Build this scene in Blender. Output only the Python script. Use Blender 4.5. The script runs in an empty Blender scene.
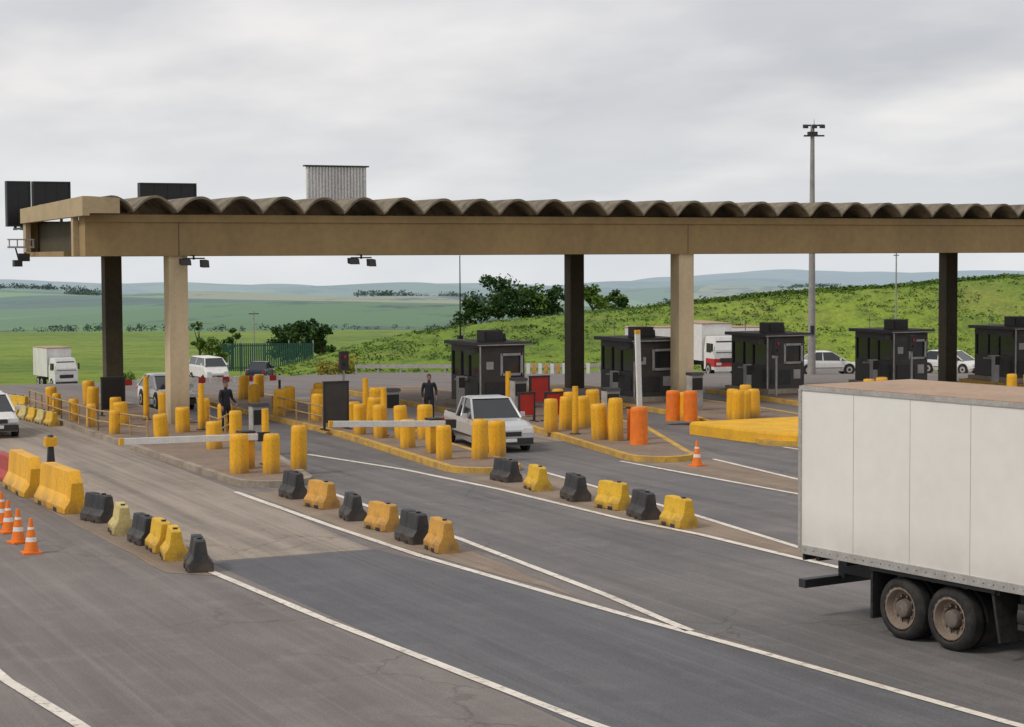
import bpy, bmesh, math, random
from mathutils import Vector, Matrix, noise
random.seed(7)
CA, SA = math.cos(math.radians(25.6)), math.sin(math.radians(25.6))
scene = bpy.context.scene
def link(o):
    scene.collection.objects.link(o); return o

# ------------------------------------------------------------ materials
def newmat(name):
    m = bpy.data.materials.new(name); m.use_nodes = True
    nt = m.node_tree; b = nt.nodes['Principled BSDF']
    return m, nt, b
def N(nt, t, **kw):
    n = nt.nodes.new(t)
    for k, v in kw.items(): setattr(n, k, v)
    return n
def mixc(nt, fac, a, b, mode='MIX'):
    n = nt.nodes.new('ShaderNodeMix'); n.data_type = 'RGBA'; n.blend_type = mode
    for sock, val in ((n.inputs[0], fac), (n.inputs[6], a), (n.inputs[7], b)):
        if hasattr(val, 'links'): nt.links.new(val, sock)
        elif isinstance(val, (int, float)): sock.default_value = val
        else: sock.default_value = (*val[:3], 1)
    return n.outputs[2]
def mul(nt, a, b):
    n = N(nt, 'ShaderNodeMath', operation='MULTIPLY')
    for i, q in enumerate((a, b)):
        if hasattr(q, 'links'): nt.links.new(q, n.inputs[i])
        else: n.inputs[i].default_value = q
    return n.outputs[0]
def ramp(nt, src, p0, p1, c0=(0,0,0), c1=(1,1,1)):
    r = nt.nodes.new('ShaderNodeValToRGB')
    r.color_ramp.elements[0].position = p0; r.color_ramp.elements[1].position = p1
    r.color_ramp.elements[0].color = (*c0, 1); r.color_ramp.elements[1].color = (*c1, 1)
    nt.links.new(src, r.inputs[0]); return r.outputs[0]
def noise_tex(nt, scale, detail=4, rough=.6, mapscale=None, coord='Object'):
    tc = nt.nodes.new('ShaderNodeTexCoord'); n = nt.nodes.new('ShaderNodeTexNoise')
    n.inputs['Scale'].default_value = scale; n.inputs['Detail'].default_value = detail
    n.inputs['Roughness'].default_value = rough
    if mapscale:
        mp = nt.nodes.new('ShaderNodeMapping'); mp.inputs['Scale'].default_value = mapscale
        nt.links.new(tc.outputs[coord], mp.inputs[0]); nt.links.new(mp.outputs[0], n.inputs[0])
    else: nt.links.new(tc.outputs[coord], n.inputs[0])
    return n.outputs[0]
def bump(nt, b, h, strength, dist=.02):
    n = nt.nodes.new('ShaderNodeBump'); n.inputs['Strength'].default_value = strength
    n.inputs['Distance'].default_value = dist
    nt.links.new(h, n.inputs['Height']); nt.links.new(n.outputs[0], b.inputs['Normal'])
def mat(name, col, dirt=(.06,.05,.04), amt=.35, scale=3, rough=.6, metal=0, bmp=.15, streak=False, spec=.4, basedirt=0, grain=1):
    m, nt, b = newmat(name)
    n1 = noise_tex(nt, scale, 5, .62, mapscale=(1,1,.25) if streak else None)
    n2 = noise_tex(nt, scale*9, 2, .6)
    c = mixc(nt, mul(nt, ramp(nt, n1, .40, .78), amt), col, dirt)
    lo=1-.16*grain; hi=1+.09*grain
    c = mixc(nt, 1.0, c, ramp(nt, n2, .3, .7, (lo,lo,lo), (hi,hi,hi)), 'MULTIPLY')
    if basedirt:
        tc = N(nt,'ShaderNodeTexCoord'); sx = N(nt,'ShaderNodeSeparateXYZ'); nt.links.new(tc.outputs['Object'], sx.inputs[0])
        mr = N(nt,'ShaderNodeMapRange'); nt.links.new(sx.outputs[2], mr.inputs[0])
        mr.inputs[1].default_value=0; mr.inputs[2].default_value=basedirt; mr.inputs[3].default_value=1; mr.inputs[4].default_value=0
        c = mixc(nt, mul(nt, mul(nt, mr.outputs[0], ramp(nt,n1,.2,.6)), .75), c, (.12,.085,.06))
    nt.links.new(c, b.inputs['Base Color'])
    b.inputs['Roughness'].default_value = rough; b.inputs['Metallic'].default_value = metal
    b.inputs['Specular IOR Level'].default_value = spec
    if bmp: bump(nt, b, n2, bmp)
    return m
def road_mat(name, ca, cb, stain=(.04,.037,.034), stain_amt=.5, cracks=.5):
    m, nt, b = newmat(name)
    big = ramp(nt, noise_tex(nt, .16, 4, .65), .35, .68)
    st = ramp(nt, noise_tex(nt, .9, 4, .6, mapscale=(1.6,.07,1)), .4, .66)
    st2 = ramp(nt, noise_tex(nt, 2.2, 3, .6, mapscale=(2.5,.03,1)), .5, .7)
    midn = noise_tex(nt, 1.1, 6, .7)
    mid = ramp(nt, midn, .5, .78); spot = ramp(nt, midn, .25, .36, (1,1,1), (0,0,0))
    finen = noise_tex(nt, 26, 3, .85)
    fine = ramp(nt, finen, .25, .75, (.66,.66,.66), (1.32,1.32,1.32))
    c = mixc(nt, big, ca, cb)
    c = mixc(nt, mul(nt, st, stain_amt), c, stain)
    c = mixc(nt, mul(nt, st2, stain_amt*.5), c, tuple(x*1.5 for x in cb))
    c = mixc(nt, mul(nt, mid, .35), c, tuple(x*1.5 for x in cb))
    c = mixc(nt, mul(nt, spot, .5), c, stain)
    c = mixc(nt, 1, c, fine, 'MULTIPLY')
    if cracks:
        tc = N(nt, 'ShaderNodeTexCoord'); v = N(nt, 'ShaderNodeTexVoronoi', feature='DISTANCE_TO_EDGE')
        v.inputs['Scale'].default_value = .35
        nz = N(nt, 'ShaderNodeTexNoise'); nz.inputs['Scale'].default_value = 1.5; nz.inputs['Detail'].default_value = 4
        nt.links.new(tc.outputs['Object'], nz.inputs[0])
        ad = N(nt, 'ShaderNodeMixRGB', blend_type='ADD'); ad.inputs[0].default_value = .9
        nt.links.new(tc.outputs['Object'], ad.inputs[1]); nt.links.new(nz.outputs[1], ad.inputs[2]); nt.links.new(ad.outputs[0], v.inputs[0])
        cr = ramp(nt, v.outputs[0], .0, .014, (1,1,1), (0,0,0))
        msk = ramp(nt, noise_tex(nt, .11, 1, .5), .48, .58)
        c = mixc(nt, mul(nt, mul(nt, cr, msk), cracks), c, (.035,.032,.03))
    nt.links.new(c, b.inputs['Base Color']); b.inputs['Roughness'].default_value = .82
    b.inputs['Specular IOR Level'].default_value = .3
    bump(nt, b, finen, .35, .01)
    return m

M = {}
M['asph_brown'] = road_mat('asphalt_worn', (.18,.156,.144), (.23,.203,.186), stain=(.115,.104,.098), cracks=.4)
M['asph_dark'] = road_mat('asphalt_new', (.118,.118,.126), (.147,.145,.15), stain=(.082,.08,.084), stain_amt=.5, cracks=0)
M['asph_mid'] = road_mat('asphalt_mid', (.145,.138,.139), (.205,.19,.18), stain=(.092,.087,.087), stain_amt=.5, cracks=.4)
M['conc_lane'] = road_mat('concrete_lane', (.39,.325,.265), (.31,.26,.215), stain=(.15,.13,.112), stain_amt=.7, cracks=.4)
M['dirt'] = road_mat('dirt_shoulder', (.24,.18,.13), (.33,.26,.2), stain=(.1,.075,.055), stain_amt=.4, cracks=0)
M['kerb'] = mat('kerb_concrete', (.38,.32,.25), amt=.6, scale=1.5, rough=.9)
M['kerby'] = mat('kerb_faded_yellow_paint', (.66,.40,.07), dirt=(.26,.18,.11), amt=.95, scale=2.2, rough=.85)
M['isl'] = mat('island_concrete', (.27,.2,.15), dirt=(.12,.09,.07), amt=.6, scale=.8, rough=.9)
M['yellow'] = mat('yellow_paint', (.90,.47,.02), dirt=(.45,.21,.03), amt=.65, scale=2.2, rough=.5, streak=True, basedirt=.4)
M['slab'] = mat('kerb_slab_yellow_paint', (.85,.47,.03), dirt=(.5,.28,.06), amt=.7, scale=1.2, rough=.8, grain=.5)
M['yellow2'] = mat('yellow_plastic', (.80,.48,.03), dirt=(.25,.16,.045), amt=.6, scale=3, rough=.6, basedirt=.35)
M['cream'] = mat('faded_yellow_plastic', (.66,.54,.22), dirt=(.2,.15,.08), amt=.6, scale=3, rough=.7, basedirt=.35)
M['orangey'] = mat('ochre_plastic', (.68,.36,.07), dirt=(.18,.12,.06), amt=.65, scale=3, rough=.7, basedirt=.35)
M['rail'] = mat('faded_rail_paint', (.5,.33,.14), dirt=(.2,.15,.1), amt=.8, scale=3, rough=.8)
M['orange'] = mat('orange_paint', (.92,.22,.02), dirt=(.4,.1,.03), amt=.4, scale=3)
M['red'] = mat('red_paint', (.5,.03,.02), dirt=(.15,.03,.03), amt=.4)
M['pink'] = mat('faded_red_plastic', (.45,.07,.06), dirt=(.2,.06,.05), amt=.5)
M['black'] = mat('black_plastic', (.028,.03,.034), dirt=(.12,.105,.09), amt=.55, rough=.55, basedirt=.3)
M['rubber'] = mat('rubber', (.02,.02,.02), dirt=(.08,.07,.06), amt=.6, scale=5, rough=.85)
M['dark'] = mat('dark_metal', (.03,.03,.032), dirt=(.07,.06,.055), amt=.4, rough=.5)
M['booth'] = mat('booth_grey', (.05,.046,.044), dirt=(.095,.08,.065), amt=.6, scale=1.5, rough=.55, grain=.5)
M['booth2'] = mat('booth_trim', (.42,.41,.39), dirt=(.13,.11,.10), amt=.6, rough=.5, grain=.5)
M['white'] = mat('white_paint', (.80,.79,.76), dirt=(.45,.4,.35), amt=.3, rough=.4)
M['boxwhite'] = mat('trailer_white', (.82,.80,.75), dirt=(.68,.64,.57), amt=.55, scale=.35, rough=.36, bmp=.0, basedirt=1.9, grain=.15)
M['alu'] = mat('aluminium', (.55,.53,.5), dirt=(.25,.2,.16), amt=.5, rough=.4, metal=.4)
M['brownroof'] = mat('weathered_trailer_roof', (.45,.30,.195), dirt=(.27,.17,.11), amt=.6, scale=.8)
M['beam'] = mat('beam_paint', (.37,.26,.12), dirt=(.19,.135,.07), amt=.55, scale=.4, rough=.8, streak=True, grain=.6)
M['fascia'] = mat('fascia_paint', (.5,.39,.235), dirt=(.25,.18,.1), amt=.5, scale=.8, rough=.8, grain=.6)
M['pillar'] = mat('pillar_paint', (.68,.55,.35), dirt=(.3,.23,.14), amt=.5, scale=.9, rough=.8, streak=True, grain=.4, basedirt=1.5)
M['shade_joint'] = mat('canopy_shade_and_joint', (.09,.075,.045), dirt=(.04,.035,.03), amt=.6, scale=1, rough=.8)  # shade under the canopy painted in as colour; also the beam joint lines
M['roof'] = mat('fibre_cement_roof', (.25,.21,.15), dirt=(.045,.038,.03), amt=.95, scale=1.6, rough=.95, bmp=.5)
M['greyrib'] = mat('ribbed_metal', (.78,.77,.76), dirt=(.42,.39,.37), amt=.6, scale=1, rough=.5, streak=True)
M['pole'] = mat('concrete_pole', (.36,.34,.32), amt=.4, rough=.9)
M['skin'] = mat('skin', (.35,.2,.13), amt=.1)
M['cloth'] = mat('uniform_cloth', (.02,.022,.03), amt=.2, rough=.9)
M['silver'] = mat('silver_car_paint', (.6,.61,.62), dirt=(.42,.39,.35), amt=.25, rough=.3, metal=.3, bmp=0, grain=.2)
M['bluecar'] = mat('dark_blue_car_paint', (.03,.045,.07), amt=.2, rough=.25, bmp=0)
M['greenfence'] = mat('green_slats', (.02,.09,.065), dirt=(.02,.04,.035), amt=.4)
M['rimrust']=mat('wheel_rim',(.26,.2,.155),dirt=(.09,.07,.055),amt=.7,scale=4,rough=.7)
M['hubgrey']=mat('wheel_hub',(.17,.14,.12),dirt=(.05,.04,.04),amt=.6,scale=6,rough=.6)
def simple(name, col, rough=.1, metal=0, spec=.5):
    m, nt, b = newmat(name)
    c = mixc(nt, ramp(nt, noise_tex(nt, 2, 3), .4, .7), col, tuple(x*.75 for x in col))
    nt.links.new(c, b.inputs['Base Color']); b.inputs['Roughness'].default_value = rough
    b.inputs['Metallic'].default_value = metal; b.inputs['Specular IOR Level'].default_value = spec
    return m
M['glass'] = simple('dark_glass', (.02,.024,.028), .06, 0, .8)
M['boothglass'] = simple('booth_glass', (.03,.034,.038), .08, 0, .8)
M['screen'] = simple('dark_panel', (.012,.012,.014), .35)
M['lamp'] = simple('headlamp', (.8,.8,.78), .15)
M['tail'] = simple('tail_lamp', (.5,.02,.02), .2)
def line_mat(name, col, under):
    m, nt, b = newmat(name)
    f = ramp(nt, noise_tex(nt, 5, 6, .75), .52, .66)
    g = ramp(nt, noise_tex(nt, .8, 3, .6), .3, .8, (.78,.76,.73), (1.05,1.05,1.05))
    c = mixc(nt, mul(nt, f, .8), col, under); c = mixc(nt, 1, c, g, 'MULTIPLY')
    nt.links.new(c, b.inputs['Base Color']); b.inputs['Roughness'].default_value = .7
    return m
M['line'] = line_mat('road_line_white', (.85,.79,.70), (.25,.22,.19))

# ------------------------------------------------------------ mesh builder
class MB:
    def __init__(s): s.v=[]; s.f=[]; s.m=[]; s.mats=[]; s.T=Matrix.Identity(4); s.sm=[]
    def mi(s, k):
        if k not in s.mats: s.mats.append(k)
        return s.mats.index(k)
    def add(s, vs, fs, k, smooth=False):
        o=len(s.v); s.v += [tuple(s.T@Vector(p)) for p in vs]; i=s.mi(k)
        for f in fs: s.f.append([o+a for a in f]); s.m.append(i); s.sm.append(smooth)
    def hexa(s, p, k):
        s.add(p, [(0,3,2,1),(4,5,6,7),(0,1,5,4),(1,2,6,5),(2,3,7,6),(3,0,4,7)], k)
    def box(s, x0,x1,y0,y1,z0,z1,k):
        s.hexa([(x0,y0,z0),(x1,y0,z0),(x1,y1,z0),(x0,y1,z0),(x0,y0,z1),(x1,y0,z1),(x1,y1,z1),(x0,y1,z1)],k)
    def frus(s, x0,x1,y0,y1,z0, X0,X1,Y0,Y1,z1,k):
        s.hexa([(x0,y0,z0),(x1,y0,z0),(x1,y1,z0),(x0,y1,z0),(X0,Y0,z1),(X1,Y0,z1),(X1,Y1,z1),(X0,Y1,z1)],k)
    def loft(s, rings, k, smooth=False, caps=True):
        n=len(rings[0]); vs=[p for r in rings for p in r]; fs=[]
        for i in range(len(rings)-1):
            for j in range(n): fs.append((i*n+j, i*n+(j+1)%n, (i+1)*n+(j+1)%n, (i+1)*n+j))
        s.add(vs, fs, k, smooth)
        if caps: s.add(rings[0],[tuple(range(n))],k); s.add(rings[-1],[tuple(range(n))],k)
    def prism_y(s, prof, y0, y1, k): s.loft([[(x,y0,z) for x,z in prof],[(x,y1,z) for x,z in prof]],k)
    def prism_x(s, prof, x0, x1, k): s.loft([[(x0,y,z) for y,z in prof],[(x1,y,z) for y,z in prof]],k)
    def cyl(s, p0, p1, r0, r1, k, n=12, smooth=True):
        p0=Vector(p0); p1=Vector(p1); d=(p1-p0).normalized()
        a=d.orthogonal().normalized(); b=d.cross(a)
        R=[[tuple(p+(a*math.cos(t)+b*math.sin(t))*r) for t in [2*math.pi*i/n for i in range(n)]] for p,r in ((p0,r0),(p1,r1))]
        s.loft(R,k,smooth)
    def finish(s, name, loc=(0,0,0), rz=0, bevel=0, seg=2):
        me = bpy.data.meshes.new(name); me.from_pydata(s.v,[],s.f)
        for k in s.mats: me.materials.append(M[k])
        for p,i,sm in zip(me.polygons,s.m,s.sm): p.material_index=i; p.use_smooth=sm
        bm=bmesh.new(); bm.from_mesh(me)
        bmesh.ops.recalc_face_normals(bm, faces=bm.faces); bm.to_mesh(me); bm.free()
        o=link(bpy.data.objects.new(name, me)); o.location=loc; o.rotation_euler=(0,0,rz)
        if bevel:
            w=o.modifiers.new('weld','WELD'); w.merge_threshold=.0005
            b=o.modifiers.new('bevel','BEVEL'); b.width=bevel; b.segments=seg; b.limit_method='ANGLE'
        return o
def inst(src, name, loc, rz=0, sc=1):
    o=link(bpy.data.objects.new(name, src.data)); o.location=loc; o.rotation_euler=(0,0,rz)
    o.scale=(sc,sc,sc) if not isinstance(sc,tuple) else sc
    for md in src.modifiers:
        n=o.modifiers.new(md.name, md.type)
        if md.type=='BEVEL': n.width=md.width; n.segments=md.segments; n.limit_method='ANGLE'
        if md.type=='WELD': n.merge_threshold=md.merge_threshold
    return o

# ------------------------------------------------------------ terrain
TAB=[(-1e5,0),(85,0),(95,-.25),(110,-.95),(130,-2.0),(160,-3.8),(190,-5.3),(220,-6.4),(300,-8.2),(400,-9.4),(430,-10.3),(520,-18),(700,-25),(1000,-28),(1500,-36),(2500,-54),(4000,-76),(7000,-118),(10000,-160),(15000,-400)]
def lerp_tab(T,s):
    if s<=T[0][0]: return T[0][1]
    for (a,x),(b,y) in zip(T,T[1:]):
        if s<=b: return x+(y-x)*(s-a)/(b-a)
    return T[-1][1]
def sstep(a,b,x):
    t=max(0,min(1,(x-a)/(b-a))); return t*t*(3-2*t)
BK=[(-30,0),(-22,1.3),(-12,3.3),(-1,5.0),(13,6.3),(35,8.1),(54,9.3),(90,10.5),(160,10.5)]
def XZ(u,v): return CA*u-SA*v, SA*u+CA*v
def UV(X,Z): return CA*X+SA*Z, -SA*X+CA*Z
def gz(u,v):
    X,Z=XZ(u,v)
    return lerp_tab(TAB,Z)-.85*(1-sstep(-32,-14,X))*sstep(84,148,Z)*(1-sstep(200,330,Z))
def T(u,v):
    X,Z=XZ(u,v); g=gz(u,v)
    if 165<Z<420:
        h=lerp_tab(BK,X); g+=h*sstep(174,200,Z)*(1-sstep(215,330,Z))
        if h>.5: g+=.35*noise.noise(Vector((u*.07,v*.07,3)))*sstep(174,198,Z)
    if 250<Z<460: g+=.5*sstep(250,330,Z)*noise.noise(Vector((u/60,v/60,4)))
    if Z>450:
        k=sstep(450,1000,Z)
        g+=k*14*noise.noise(Vector((u/300,v/300,1)))
        g+=sstep(1000,2400,Z)*36*noise.noise(Vector((u/800,v/800,5)))
        g+=sstep(4500,8000,Z)*44*noise.noise(Vector((u/2300,v/2300,9)))
        q=X/max(Z,1)
        g+=64*sstep(6500,8800,Z)*sstep(.08,.16,q)*(1-.45*sstep(.22,.3,q))*(1+.12*noise.noise(Vector((u/700,v/700,2))))
        g+=30*sstep(4200,5400,Z)*sstep(.0,.09,q)*(1-sstep(.11,.2,q))
        g+=22*sstep(3000,4200,Z)*sstep(-.36,-.28,q)*(1-sstep(-.24,-.14,q))
    return g
PAV=[(-60,-30),(140,-30),(140,88),(104,128),(90,152),(58,168),(46,172),(33,157),(12,89),(-60,89)]
def inside(P,x,y):
    c=False
    for i in range(len(P)):
        x1,y1=P[i]; x2,y2=P[i-1]
        if (y1>y)!=(y2>y) and x<(x2-x1)*(y-y1)/(y2-y1)+x1: c=not c
    return c
angs=[]
a=-28.0
while a<28: angs.append(a); a+=.22
a=28.0
while a<332: angs.append(a); a+=4
rad=[0.5]; r=6.0
while r<15000:
    rad.append(r); r*=1.018 if 60<r<500 else 1.026
tv=[];tf=[]
for r in rad:
    for an in angs:
        t=math.radians(an); X=r*math.sin(t); Z=r*math.cos(t); u,v=UV(X,Z)
        z=T(u,v)
        if inside(PAV,u,v): z-=.2
        tv.append((u,v,z-.02))
n=len(angs)
for i in range(len(rad)-1):
    for j in range(n): tf.append((i*n+j,i*n+(j+1)%n,(i+1)*n+(j+1)%n,(i+1)*n+j))
me=bpy.data.meshes.new('terrain'); me.from_pydata(tv,[],tf)
for p in me.polygons: p.use_smooth=True
m,nt,b=newmat('grassland')
geo=N(nt,'ShaderNodeNewGeometry')
ln=N(nt,'ShaderNodeVectorMath',operation='LENGTH'); nt.links.new(geo.outputs['Position'],ln.inputs[0])
dist=ln.outputs['Value']
def mrange(src,a,b_,c=0,d=1):
    q=N(nt,'ShaderNodeMapRange'); nt.links.new(src,q.inputs[0])
    for i,val in zip((1,2,3,4),(a,b_,c,d)): q.inputs[i].default_value=val
    return q.outputs[0]
g1=mixc(nt, ramp(nt,noise_tex(nt,.022,5,.7),.35,.66), (.27,.36,.03),(.13,.225,.02))
g1=mixc(nt, mul(nt,ramp(nt,noise_tex(nt,.3,6,.75),.47,.72),.85), g1,(.06,.10,.018))
g1=mixc(nt, mul(nt,ramp(nt,noise_tex(nt,.09,5,.7),.52,.7),.6), g1,(.32,.31,.07))
g1=mixc(nt, 1, g1, ramp(nt,noise_tex(nt,2.5,4,.8),.3,.75,(.6,.6,.6),(1.3,1.3,1.15)),'MULTIPLY')
vo=N(nt,'ShaderNodeTexVoronoi'); vo.inputs['Scale'].default_value=.0032
tc=N(nt,'ShaderNodeTexCoord'); nz=N(nt,'ShaderNodeTexNoise'); nz.inputs['Scale'].default_value=.003; nt.links.new(tc.outputs['Object'],nz.inputs[0])
sc_=N(nt,'ShaderNodeVectorMath',operation='SCALE'); nt.links.new(nz.outputs[1],sc_.inputs[0]); sc_.inputs['Scale'].default_value=160
ad_=N(nt,'ShaderNodeVectorMath',operation='ADD'); nt.links.new(tc.outputs['Object'],ad_.inputs[0]); nt.links.new(sc_.outputs[0],ad_.inputs[1]); nt.links.new(ad_.outputs[0],vo.inputs[0])
rr=N(nt,'ShaderNodeValToRGB'); e=rr.color_ramp.elements; e[0].position=0; e[0].color=(.09,.19,.035,1); e[1].position=1; e[1].color=(.20,.32,.06,1)
for p,c in ((.25,(.18,.31,.05,1)),(.42,(.05,.11,.03,1)),(.55,(.32,.31,.13,1)),(.7,(.12,.24,.04,1))):
    x=e.new(p); x.color=c
sp=N(nt,'ShaderNodeSeparateColor'); nt.links.new(vo.outputs['Color'],sp.inputs[0]); nt.links.new(sp.outputs[0],rr.inputs[0])
rr.color_ramp.interpolation='CONSTANT'
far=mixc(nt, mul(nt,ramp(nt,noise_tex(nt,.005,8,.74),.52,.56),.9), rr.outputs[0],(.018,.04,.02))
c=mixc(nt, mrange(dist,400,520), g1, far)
nt.links.new(c,b.inputs['Base Color']); b.inputs['Roughness'].default_value=1; b.inputs['Specular IOR Level'].default_value=.05
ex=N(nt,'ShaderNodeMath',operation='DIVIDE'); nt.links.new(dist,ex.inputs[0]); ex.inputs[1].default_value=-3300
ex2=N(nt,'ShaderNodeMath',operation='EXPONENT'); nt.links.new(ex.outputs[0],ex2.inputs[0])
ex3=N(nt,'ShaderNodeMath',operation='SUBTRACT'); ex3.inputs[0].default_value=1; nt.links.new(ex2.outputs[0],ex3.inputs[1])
em=N(nt,'ShaderNodeEmission'); em.inputs[0].default_value=(.39,.47,.53,1); em.inputs[1].default_value=1  # blue-grey glow stands in for distance haze, mixed over the terrain colour
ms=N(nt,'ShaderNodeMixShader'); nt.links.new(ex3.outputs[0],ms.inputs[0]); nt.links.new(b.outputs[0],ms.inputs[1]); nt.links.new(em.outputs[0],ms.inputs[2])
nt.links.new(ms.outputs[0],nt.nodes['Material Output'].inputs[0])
bump(nt,b,noise_tex(nt,1.2,4,.8),.8,.4)
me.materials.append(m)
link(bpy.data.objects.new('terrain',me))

# ------------------------------------------------------------ pavement sheets
def sheet(name, poly, z, k):
    bm=bmesh.new(); vs=[bm.verts.new((x,y,0)) for x,y in poly]; bm.faces.new(vs)
    def cut(co,no): bmesh.ops.bisect_plane(bm, geom=bm.verts[:]+bm.edges[:]+bm.faces[:], plane_co=co, plane_no=no)
    for s in [85+4*i for i in range(28)]: cut((SA*s,CA*s,0),(SA,CA,0))
    if k=='asph_brown':
        for s in [-38+4*i for i in range(8)]: cut((CA*s,-SA*s,0),(CA,-SA,0))
    for vv in bm.verts: vv.co.z=gz(vv.co.x,vv.co.y)+z
    bmesh.ops.triangulate(bm,faces=[f for f in bm.faces if SA*f.calc_center_median().x+CA*f.calc_center_median().y>83])
    bmesh.ops.recalc_face_normals(bm,faces=bm.faces)
    me=bpy.data.meshes.new(name); bm.to_mesh(me); bm.free(); me.materials.append(M[k])
    if me.polygons[0].normal.z<0: me.flip_normals()
    return link(bpy.data.objects.new(name,me))
def rough(poly, amp=.12, step=1.2):
    P=[]
    for (x0,y0),(x1,y1) in zip(poly,poly[1:]+poly[:1]):
        k=max(1,int(math.hypot(x1-x0,y1-y0)/step))
        for i in range(k):
            x=x0+(x1-x0)*i/k; y=y0+(y1-y0)*i/k
            P.append((x+amp*noise.noise(Vector((x*.9,y*.9,2))),y+amp*noise.noise(Vector((x*.9,y*.9,6)))))
    return P
sheet('asphalt_pavement',PAV,0,'asph_brown')
sheet('concrete_lane_road',[(10.9,36.4),(14.2,36.4),(14.7,47),(15.0,62),(14.8,84),(10.5,84),(10.9,60)],.004,'conc_lane')
sheet('asphalt_lane_road',[(10.75,36.3),(11.4,10),(16.6,10),(15.7,24.6),(15.0,31.8),(14.25,36.3)],.004,'asph_dark')
sheet('asphalt_lane_road',[(16.9,46),(16.2,38),(15.8,26),(16.3,18),(22.1,18),(21.2,31),(20.8,38),(20.9,46),(22.3,62),(22.3,82),(19.6,82),(19.6,60)],.004,'asph_mid')
sheet('asphalt_lane_road',[(23.7,47),(22.9,38),(22.2,31),(22.2,16),(28.6,16),(28.2,36),(27.1,48),(29.6,62),(29.6,80),(25.6,80),(25.6,60)],.004,'asph_mid')
sheet('asphalt_lane_road',[(29.8,47),(29.1,38),(29,30),(33.5,30),(33.5,49),(37,60),(37,76),(34,76),(34,60)],.004,'asph_mid')
sheet('concrete_lane_road',[(26.2,55),(28.6,55),(29.6,62),(29.6,78),(26.6,78),(26.4,62)],.008,'conc_lane')
sheet('dirt_shoulder',rough([(14.85,46.6),(14.72,38),(15.4,29.5),(16.15,37),(16.75,46.6)]),.006,'dirt')
sheet('dirt_shoulder',rough([(21.0,47),(20.92,38),(21.4,31),(22.0,31.5),(22.8,38),(23.6,47)]),.006,'dirt')
sheet('dirt_shoulder',rough([(27.2,47.8),(27.1,38),(28.8,38),(29.5,47.8)]),.006,'dirt')
sheet('dirt_shoulder',rough([(9.5,56),(9.6,35.5),(10.5,34.6),(10.85,40),(10.85,56)]),.006,'dirt')
def line(pts, w=.14, name='road_line'):
    vs=[];fs=[]
    P=[]
    for (x0,y0),(x1,y1) in zip(pts,pts[1:]):
        k=max(1,int(math.hypot(x1-x0,y1-y0)/1.0))
        for i in range(k): P.append((x0+(x1-x0)*i/k,y0+(y1-y0)*i/k))
    P.append(pts[-1]); pts=P
    for i,(x,y) in enumerate(pts):
        a=Vector(pts[max(i-1,0)]); b_=Vector(pts[min(i+1,len(pts)-1)]); d=(b_-a).normalized()
        ww=w*(1+.2*noise.noise(Vector((x,y*1.7,0)))); nn=Vector((-d.y,d.x))*ww/2
        for sg in (-1,1):
            q=Vector((x,y))+nn*sg; vs.append((q.x,q.y,gz(q.x,q.y)+.014))
    for i in range(len(pts)-1): fs.append((2*i,2*i+1,2*i+3,2*i+2))
    me=bpy.data.meshes.new(name); me.from_pydata(vs,[],fs); me.materials.append(M['line'])
    me.update()
    if me.polygons[0].normal.z<0: me.flip_normals()
    link(bpy.data.objects.new(name,me))
line([(5.0,29.5),(5.07,27.3),(5.4,24.4),(5.9,18)],.17)
line([(10.41,35.2),(10.7,29.5),(11.32,21.5),(12.3,14)],.17)
line([(14.6,47),(14.62,40),(14.75,35),(15.0,31.8),(15.35,27.5),(15.65,24.6),(16.14,19),(16.8,14)],.17)
line([(16.75,47),(16.4,37),(15.95,29.5),(15.6,26)],.17)
line([(19.4,55),(20.4,49.9),(20.85,44.4),(20.95,38),(21.27,35),(21.3,31.4),(21.6,24),(22.2,16)],.17)
line([(23.7,48),(22.8,38),(22.1,32.4),(21.75,26.5)],.16)
line([(26.9,48.8),(27.1,39.9),(27.3,28)],.15)
line([(29.6,48),(28.9,42.6),(28.4,30)],.15)
line([(33.4,50),(33.5,43),(33.5,30)],.15)
line([(8.2,84),(8.0,60),(8.4,47)],.12)

def island(name, poly, h=.17, rim=.2, k='kerb', kt='isl'):
    b_=MB(); n=len(poly); c=Vector((sum(p[0] for p in poly)/n,sum(p[1] for p in poly)/n))
    inn=[]
    for i in range(n):
        p=Vector(poly[i]); a=(Vector(poly[i])-Vector(poly[i-1])).normalized(); d=(Vector(poly[(i+1)%n])-p).normalized()
        nn=Vector((-(a+d).y,(a+d).x)).normalized()
        if (c-p).dot(nn)<0: nn=-nn
        inn.append(p+nn*rim)
    o0=[(x,y,-.3) for x,y in poly]; o1=[(x,y,h) for x,y in poly]; i1=[(p.x,p.y,h) for p in inn]
    b_.loft([o0,o1,i1],k,caps=False); b_.add(i1,[tuple(range(n))],kt)
    return b_.finish(name)
def nose(xl,xr,v0):
    cx=(xl+xr)/2; r=(xr-xl)/2
    return [(cx-r*math.cos(t),v0+1.2-1.2*math.sin(t)) for t in [math.pi*i/8 for i in range(9)]]
island('toll_island',nose(15.0,17.2,47.4)+[(19.2,60),(19.4,64),(19.4,82),(15.0,82),(14.9,64)])
island('toll_island',nose(21.3,23.5,47.6)+[(24.4,57),(25.8,63),(25.9,80),(22.4,80),(22.3,60)],k='kerby')
island('toll_island',nose(27.2,29.4,47.8)+[(32.5,57),(33.6,63),(33.6,80),(29.7,80),(29.3,61)],k='kerby')
island('toll_island',nose(33.2,36.0,49.8)+[(39.8,57),(40.6,63),(40.6,78),(37.0,78),(36.4,61)],k='kerby')
for u0 in (44.5,51.5,58.5,65.5,72.5):
    island('toll_island',nose(u0-2.2,u0,52)+[(u0+2,60),(u0+3,66),(u0+3,72),(u0-.5,72)],k='kerby')

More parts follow.
